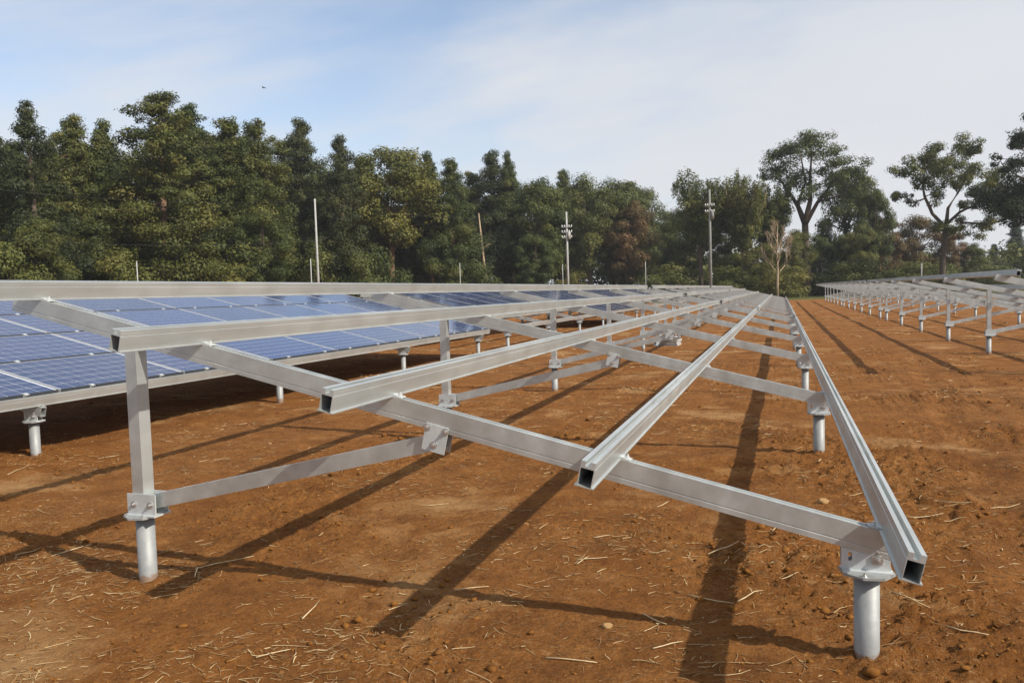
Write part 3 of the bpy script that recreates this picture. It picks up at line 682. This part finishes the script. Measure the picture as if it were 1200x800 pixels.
second = [('ced1', 20, 175, 'behind the thin topped pine'), ('ced0', 70, 168, 'behind the gap beside the sparse layered pine'), ('rnd0', 150, 180, 'between the narrow cedar and the broad domed cedar'), ('ced4', 255, 165, 'behind the olive cedar'), ('ced1', 340, 172, 'beside the dark open cedar over the concrete pole'), ('rnd0', 385, 190, 'behind the dark see-through conifer'),
          ('ced4', 435, 190, 'behind the near flank of the yellowing tree'), ('ced1', 485, 198, 'between the yellowing tree and the slim cedar'), ('ced0', 555, 205, 'behind the leaning pale trunk'), ('rnd0', 618, 212, 'behind the slender dark conifer'), ('rnd1', 675, 214, 'behind the crossarm pole cedar'), ('ced1', 740, 218, 'over the reddish brown tree'),
          ('rnd0', 782, 245, 'in the low gap by the small yellowish tree'), ('ced0', -20, 170, 'behind the lush cedar at the outer end of the wood'), ('ced1', 105, 172, 'behind the mid green cedar'), ('ced4', 215, 150, 'behind the crown of the broad domed cedar'), ('ced0', 300, 170, 'behind the cedar with rounded tip')]
for (k, u, v, wh) in second: plant(k, u, v, edge(u) + 11 + random.uniform(-2, 3), 'second rank %s %s' % ('cedar' if k[:3] == 'ced' else 'leafy tree', wh), 'second rank trees of the wood', 1.15)
low = [('shr0', 20, 262, 'low leafy bush under the pines beyond the panelled rack'), ('rnd1', 60, 250, 'leafy lower tree below the sparse layered pine'), ('shr2', 110, 272, 'dark bush at the foot of the broad domed cedar'), 
       ('shr1', 268, 285, 'yellow green bush by the reddish cedar trunk'), ('rnd1', 303, 242, 'pale green leafy young tree beside the white concrete pole'), ('shr2', 395, 262, 'layered bush between the concrete pole and the yellowing tree'),
       ('shr0', 440, 270, 'layered green bush below the yellowing tree'), ('shr0', 555, 285, 'bush at the foot of the leaning pale trunk'), ('rnd1', 622, 272, 'dull olive low tree in shade close to the crossarm pole'),
       ('shr1', 672, 300, 'bright green bush wrapped round the crossarm pole foot'), ('brn0', 735, 234, 'reddish brown autumn tree at the wood edge'), ('yel1', 790, 262, 'yellowish small tree in the gap beside the grey pole'), ('shr2', 775, 300, 'dark bush at the foot of the small yellowish tree')]
for i, (k, u, v, lab) in enumerate(low): plant(k, u, v + (14 if k[:3] == 'shr' else 0), edge(u) * 0.93 - 1.5, lab, 'low trees and bushes at the wood edge', 1.0 if k[:3] != 'shr' else 1.25 * 5 / max(3, topz(u, v, edge(u))) * 1.1)
GR = 'trees at the end of the field'
right = [('upr0', 822, 192, 100, 1.2, 'plume like upright tree behind the grey utility pole'), ('upr1', 871, 199, 98, .95, 'upright tree on a slim pale trunk next to the plume like tree'), ('upr0', 902, 206, 106, 1.0, 'upright tree behind the pale leafless tree'),
         ('rnd1', 985, 192, 116, .9, 'slender leafy tree just behind the tall dark tree'), ('rnd1', 1022, 216, 110, .62, 'small open tree with knobbly top before the brownish thicket'), ('rnd0', 800, 243, 116, 1.0, 'rounded tree behind the plume like upright tree'), ('yel1', 930, 265, 100, 1.0, 'sunlit yellow green tree at the foot of the tall dark tree'),
         ('yel1', 893, 282, 97, 1.2, 'sunlit yellow green bush tree behind the pale leafless tree'), ('rnd0', 850, 262, 104, 1.1, 'shady round tree behind the slim pale trunk'), ('brn0', 1040, 252, 118, 1.0, 'brownish tree with reddish tint next to the small open tree'), ('brn1', 1072, 250, 120, 1.1, 'rusty brown broad tree behind the white post'),
         ('brn0', 1120, 268, 118, 1.1, 'brown green tree behind the open branched oak'), ('yel1', 1143, 282, 116, 1.1, 'olive low tree beside the open branched oak'), ('rnd0', 1005, 262, 108, 1.0, 'dark shady tree filling the gap right of the tall dark tree'), ('rnd0', 960, 275, 112, 1.0, 'shady tree behind the trunk of the tall dark tree'),
         ('teal', 1190, 262, 150, 1.3, 'bluish distant conifer with pointed top'), ('teal', 1165, 288, 150, 1.6, 'lower bluish distant conifer beside the pointed one'), ('teal', 1215, 280, 150, 1.5, 'bluish distant conifer at the end of the far row')]
right += [('shr2', 810, 300, 99, 1.6, 'dark bush under the plume like upright tree'), ('shr0', 862, 312, 96, 1.4, 'green bush at the foot of the slim pale trunk'), ('shr1', 918, 306, 95, 1.5, 'sunny green bush behind the pale leafless tree foot'), ('shr2', 968, 300, 112, 1.8, 'dark bush behind the far end of the aisle'),
          ('shr0', 1000, 300, 104, 1.8, 'bush before the brownish thicket'), ('brn1', 1018, 262, 112, 1.0, 'reddish tinged low tree left by the knobbly small open tree'), ('shr2', 1060, 300, 110, 1.9, 'dark bush in front of the rusty brown tree'), ('shr2', 835, 305, 108, 2.0, 'dark bush behind the grey utility pole'), ('shr0', 885, 305, 104, 2.0, 'dim bush between the slim pale trunk and the leafless tree'), ('shr2', 1125, 300, 108, 1.9, 'dark bush at the foot of the open branched oak'), ('shr2', 940, 308, 116, 2.0, 'dim bush behind the tall dark oak')]
for (k, u, v, d_, wd, lab) in right: plant(k, u, v, d_, lab, GR, wd)

# trees whose open build shows: limbs and clumps set out in metres from their trunks
def open_tree(u0, depth, limbs, clumps, name, label, leafmat, bark, per, leaf, seed, dsc=1.0, flat=.72, grow_=1.0):
    random.seed(seed); k = depth / F; base = at(u0, depth); d = ray(u0, horizon(u0)); fx = Vector((d.y, -d.x, 0)).normalized(); fy = Vector((d.x, d.y, 0)).normalized(); hz_ = horizon(u0)
    def w3(u, v, dy=0.0): return fx * ((u - u0) * k) + fy * dy + Vector((0, 0, H + (hz_ - v) * k))
    root = link(name, None, None, base); tag(root, label, 'tree', GR); mb = MB()
    for pts in limbs:
        dy = 0.0; P3 = []; R3 = []
        for i, (u, v, r_) in enumerate(pts):
            if i and not (u == u0): dy += random.gauss(0, .5) * dsc
            P3.append(w3(u, v, dy)); R3.append(r_)
        mb.tube(P3, R3, 7)
    cl = []
    for (u, v, r_) in clumps:
        R_ = r_ * k * grow_
        for q_ in range(6):
            a = random.random() * 6.283; e = R_ * .95 * random.random()
            p = w3(u, v, random.gauss(0, 1.5) * dsc) + Vector((e * math.cos(a), e * math.sin(a), random.gauss(0, .42) * R_))
            rr_ = R_ * random.uniform(.45, .92); cl.append((p.x, p.y, p.z, rr_, rr_ * flat, min(1, max(0, random.gauss(.42, .2)))))
        n_ = min(((Vector(q) - w3(u, v)).length, i) for i, q in enumerate(mb.v))[1]
        limb(mb, mb.v[n_], w3(u, v, random.gauss(0, .8) * dsc), .07, .02, .03, 5, 3)
    V, Fq, T = leaf_cloud(cl, per, leaf, .45, seed)
    link('trunk', mb.mesh('trunk', bark), root); link('crown', stuff_mesh('crown', V, Fq, leafmat, T), root); return root
open_tree(946, 104, [[(946, 350, .60), (945, 300, .47), (944, 262, .42), (936, 240, .30), (926, 222, .2), (915, 205, .1)], [(944, 262, .40), (950, 235, .3), (950, 205, .18), (952, 180, .08)], [(945, 262, .32), (958, 238, .24), (972, 220, .15), (988, 205, .08)], [(936, 240, .2), (945, 215, .14), (940, 185, .08)], [(958, 238, .16), (985, 232, .1), (1000, 212, .05)]],
  [(904, 186, 13), (915, 176, 14), (930, 172, 14), (926, 192, 15), (912, 206, 13), (948, 165, 13), (962, 170, 14), (952, 182, 15), (975, 182, 13), (940, 206, 15), (962, 203, 15), (983, 196, 14), (998, 204, 13), (1004, 212, 9), (984, 214, 13), (955, 222, 13), (970, 228, 9), (930, 214, 11), (900, 202, 10), (990, 232, 10), (942, 232, 8), (1000, 226, 7)],
  'oak_tree', 'tall dark oak with forked trunk standing at the far end of the field', OAKL, BARK, 170, .115, 51, 1.1, .6)
open_tree(1106, 96, [[(1103, 345, .40), (1105, 305, .34), (1108, 268, .30), (1094, 250, .2), (1086, 230, .16), (1083, 212, .08)], [(1108, 266, .26), (1110, 245, .18), (1120, 228, .12), (1130, 210, .06)], [(1110, 262, .2), (1122, 250, .16), (1138, 242, .12), (1158, 246, .06)], [(1122, 262, .12), (1152, 266, .14), (1170, 260, .1), (1184, 254, .05)], [(1086, 232, .1), (1072, 236, .06), (1062, 228, .03)]],
  [(1092, 178, 9), (1082, 190, 10), (1074, 203, 9), (1061, 200, 7), (1058, 226, 6), (1068, 228, 6), (1086, 212, 9), (1098, 196, 10), (1106, 208, 9), (1100, 226, 8), (1121, 182, 8), (1134, 178, 9), (1141, 180, 6), (1118, 196, 8), (1130, 204, 10), (1144, 208, 10), (1152, 220, 9), (1138, 226, 8), (1124, 240, 7), (1160, 234, 9), (1118, 220, 6), (1108, 266, 7), (1122, 268, 8), (1140, 270, 9), (1152, 264, 7), (1166, 244, 7), (1100, 268, 7)],
  'oak_tree', 'open branched oak with curved bare limbs against the sky', OAKL, BARK, 210, .11, 52, 1.0, .75, 1.3)
open_tree(1228, 84, [[(1228, 360, .5), (1226, 290, .45), (1222, 240, .35), (1215, 190, .2), (1212, 150, .08)], [(1224, 262, .2), (1200, 252, .14), (1178, 246, .06)], [(1220, 225, .16), (1198, 205, .1), (1182, 190, .05)], [(1216, 190, .1), (1200, 172, .05), (1190, 166, .03)], [(1226, 250, .2), (1250, 220, .12), (1268, 200, .05)]],
  [(1192, 166, 7), (1198, 168, 8), (1180, 186, 8), (1190, 192, 10), (1198, 190, 8), (1205, 210, 18), (1185, 218, 13), (1172, 226, 11), (1162, 234, 10), (1178, 242, 14), (1196, 240, 18), (1192, 258, 11), (1212, 160, 14), (1230, 185, 20), (1250, 210, 20), (1262, 235, 18), (1225, 235, 22), (1214, 140, 10), (1160, 222, 8), (1150, 220, 6), (1205, 226, 16)],
  'evergreen_tree', 'dark dense evergreen overhanging the rack across the aisle', DARK, BARK, 260, .11, 53, 1.0, .72, 1.12)

# pale leafless tree
random.seed(5)
root = link('bare_tree', None, None, at(911, 92)); tag(root, 'pale leafless tree with forked dry branches at the end of the rack row', 'tree', GR)
mb = MB(); hgt = topz(911, 262, 92)
def grow(p, d, ln, r, lv):
    q = p + d * ln; mid = p.lerp(q, .5) + Vector((random.gauss(0, .06), random.gauss(0, .06), 0)) * ln; mb.tube([p, mid, q], [r, r * .8, r * .6], 6 if lv < 2 else 4)
    if lv >= 5: return
    for i in range(3 if lv else 2):
        a = random.random() * 6.28; t = Vector((math.cos(a), math.sin(a), 0)) * random.uniform(.35, .75); nd = (d + t + Vector((0, 0, .25))).normalized()
        grow(p.lerp(q, random.uniform(.55, 1)), nd, ln * random.uniform(.55, .8), r * .6, lv + 1)
mb.tube([(0, 0, -.3), (0, 0, 1.8), (.05, 0, 3.2), (0, .1, hgt * .62), (.1, 0, hgt)], [.17, .15, .12, .08, .02], 8)
for z, a in ((2.4, 0.2), (2.9, 2.9), (3.6, 1.2), (4.3, 5.6), (5.0, 3.3), (5.8, .6), (6.4, 2.2), (7.0, 4.4)):
    grow(Vector((0, 0, z)), Vector((math.cos(a) * .6, math.sin(a) * .6, .95)).normalized(), max(.8, 2.3 - .18 * z), .07, 1)
mb.build('trunk', PALEB, root)
# bare leaning trunk at the wood edge
root = link('dead_tree', None, None, at(573, edge(573) * .95)); tag(root, 'leaning pale trunk with few stubs among the wood edge trees', 'tree', GE)
mb = MB(); k = edge(573) * .95 / F; mb.tube([(0, 0, -.3), (-3 * k, 0, 3), (-6 * k, .1, 6), (-10 * k, .1, topz(565, 250, edge(573) * .95))], [.24, .2, .16, .07], 8)
for z in (4.2, 5.5, 7.0, 8.2): limb(mb, (-z * k, 0, z), (-z * k + random.choice((-1, 1)) * .9, random.gauss(0, .6), z + .7), .05, .015, 0, 5, 2)
mb.build('trunk', PALEB, root)

# the depth of the wood behind the ranks one can tell apart
g = random.Random(77); cl = []
for i in range(760):
    u = g.uniform(-120, 800); d_ = edge(u) + 17 + g.random() * 22; p = at(u, d_); z = g.uniform(0.5, 13.0) * (1 if u < 640 else .85); cl.append((p.x, p.y, z, g.uniform(1.8, 3.0), g.uniform(1.4, 2.2), min(1, max(0, g.gauss(.35, .2)))))
for i in range(230):
    u = g.uniform(780, 1330); d_ = 122 + g.random() * 26; p = at(u, d_); z = g.uniform(.3, 7.5) * (1 if u < 1060 else .8); cl.append((p.x, p.y, z, g.uniform(1.8, 3.2), g.uniform(1.3, 2.2), min(1, max(0, g.gauss(.4, .2)))))
V, Fq, T = leaf_cloud(cl, 160, .30, .4, 77)
tag(link('far_wood', stuff_mesh('far_wood', V, Fq, CEDAR, T)), 'dense depth of the wood behind the edge trees', 'wood', kind='stuff')

# ------------------------------------------------------------------ poles, wires, posts
def pole(u, vtop, depth, material, label, cross, r=.15):
    p = at(u, depth); h_ = topz(u, vtop, depth); root = link('utility_pole', None, None, p); tag(root, label, 'utility pole', 'utility poles along the wood')
    MB().tube([(0, 0, -.6), (0, 0, h_ * .5), (0, 0, h_)], [r, r * .82, r * .62], 12).build('shaft', material, root)
    ang = math.atan2(-p.x, p.y)
    for (dz, ln) in cross:
        mb = MB(); mb.box((0, -.12, h_ - dz), (ln, .08, .08)); a_ = mb.build('crossarm', GPOLE if material is GPOLE else GALV, root); a_.rotation_euler.z = ang
        for x in (-.45 * ln, -.22 * ln, .22 * ln, .45 * ln): MB().tube([(x, -.12, h_ - dz + .04), (x, -.12, h_ - dz + .12), (x, -.12, h_ - dz + .22)], [.05, .07, .03], 8).build('insulator', CERAM, a_)
    if len(cross) > 1:
        MB().tube([(0.24, -.05, h_ - 2.9), (0.24, -.05, h_ - 2.1)], .17, 12).build('transformer', material, root)
    return p, h_
p1 = pole(374, 234, 52, CONC, 'white concrete utility pole against the dark cedars', [], .09)
p2 = pole(666, 249, 84, CONC, 'pale utility pole with short crossarms and insulators', [(1.6, 1.1), (2.15, 1.1), (2.7, 1.1)], .15)
p3 = pole(833, 223, 78, GPOLE, 'grey utility pole in front of the plume like upright tree', [(1.6, .9), (2.2, .9)], .16)
def wire(a, b, sag, label):
    a, b = Vector(a), Vector(b); mb = MB(); pts = [a.lerp(b, i / 16) - Vector((0, 0, sag * 4 * (i / 16) * (1 - i / 16))) for i in range(17)]; mid = pts[8].copy()
    mb.tube([p - mid for p in pts], .004, 4); tag(mb.build('power_line', WIRE, None, mid), label, 'wire', 'overhead lines')
t1 = p1[0] + Vector((0, 0, p1[1] - .1)); t2 = p2[0] + Vector((0, 0, p2[1] - .1)); t3 = p3[0] + Vector((0, 0, p3[1] - .1))
wire(t1, t2, .9, 'thin line from the white concrete pole to the crossarm pole'); wire(t2, t3, .7, 'thin line from the crossarm pole to the grey pole')
lft = at(-160, 40) + Vector((0, 0, 8.6)); wire(t1, lft, .7, 'upper thin line from the white concrete pole past the cedars'); wire(t1 - Vector((0, 0, 2.6)), lft - Vector((0, 0, 2.6)), .7, 'lower thin line from the white concrete pole past the cedars')
posts = [(163, 306, 36, 'thin white post below the broad domed cedar'), (366, 303, 39, 'thin white post beside the white concrete pole'), (540, 308, 50, 'thin white post below the short cedar'), (660, 309, 56, 'thin white post beside the crossarm pole'), (757, 306, 58, 'thin white post before the leafy tree closing the wood'), (1080, 308, 88, 'thin white post before the rusty brown broad tree')]
for (u, v, d_, lab) in posts:
    h_ = topz(u, v, d_); rt_ = link('marker_post', None, None, at(u, d_)); tag(rt_, lab, 'post', 'thin white posts round the field')
    r_ = .024 if u < 1000 else .07
    MB().tube([(0, 0, -.4), (0, 0, h_ - .03)], r_, 8).build('shaft', CONC, rt_); MB().tube([(0, 0, h_ - .03), (0, 0, h_ - .01), (0, 0, h_)], [r_ * 1.25, r_ * 1.25, r_ * .5], 8).build('cap', CONC, rt_)
# bird in the sky
d = ray(309, 103); bpos = Vector((0, 0, H)) + d * 70
mb = MB(); mb.tube([(-.16, 0, 0), (-.08, 0, .01), (.05, 0, 0), (.18, 0, -.01)], [.015, .045, .04, .012], 8)
for sy in (-1, 1): mb.add([(-.07, sy * .03, .01), (.07, sy * .03, .01), (.04, sy * .2, .07), (-.05, sy * .2, .07), (-.02, sy * .38, .03), (-.06, sy * .36, .03), (0, sy * .1, .045)], [(0, 1, 6), (1, 2, 6), (2, 3, 6), (3, 0, 6), (2, 4, 5, 3)])
tag(mb.build('bird', BIRD, None, bpos), 'tiny dark bird flying over the wood', 'bird')

# ------------------------------------------------------------------ thin autumn haze in front of the wood
hm = bpy.data.materials.new('haze'); hm.use_nodes = True; ht = hm.node_tree; ht.nodes.clear()
ho = ht.nodes.new('ShaderNodeOutputMaterial'); pv = ht.nodes.new('ShaderNodeVolumePrincipled'); ht.links.new(pv.outputs[0], ho.inputs['Volume'])
pv.inputs['Color'].default_value = (0.86, 0.90, 0.95, 1); pv.inputs['Density'].default_value = 0.0003; pv.inputs['Anisotropy'].default_value = 0.1
mb = MB(); mb.box((0, 0, 0), (3400, 3400, 31)); hb = mb.build('haze', hm, None, (0, 0, 14.5)); tag(hb, 'thin pale haze over the field and wood', 'haze', kind='stuff')
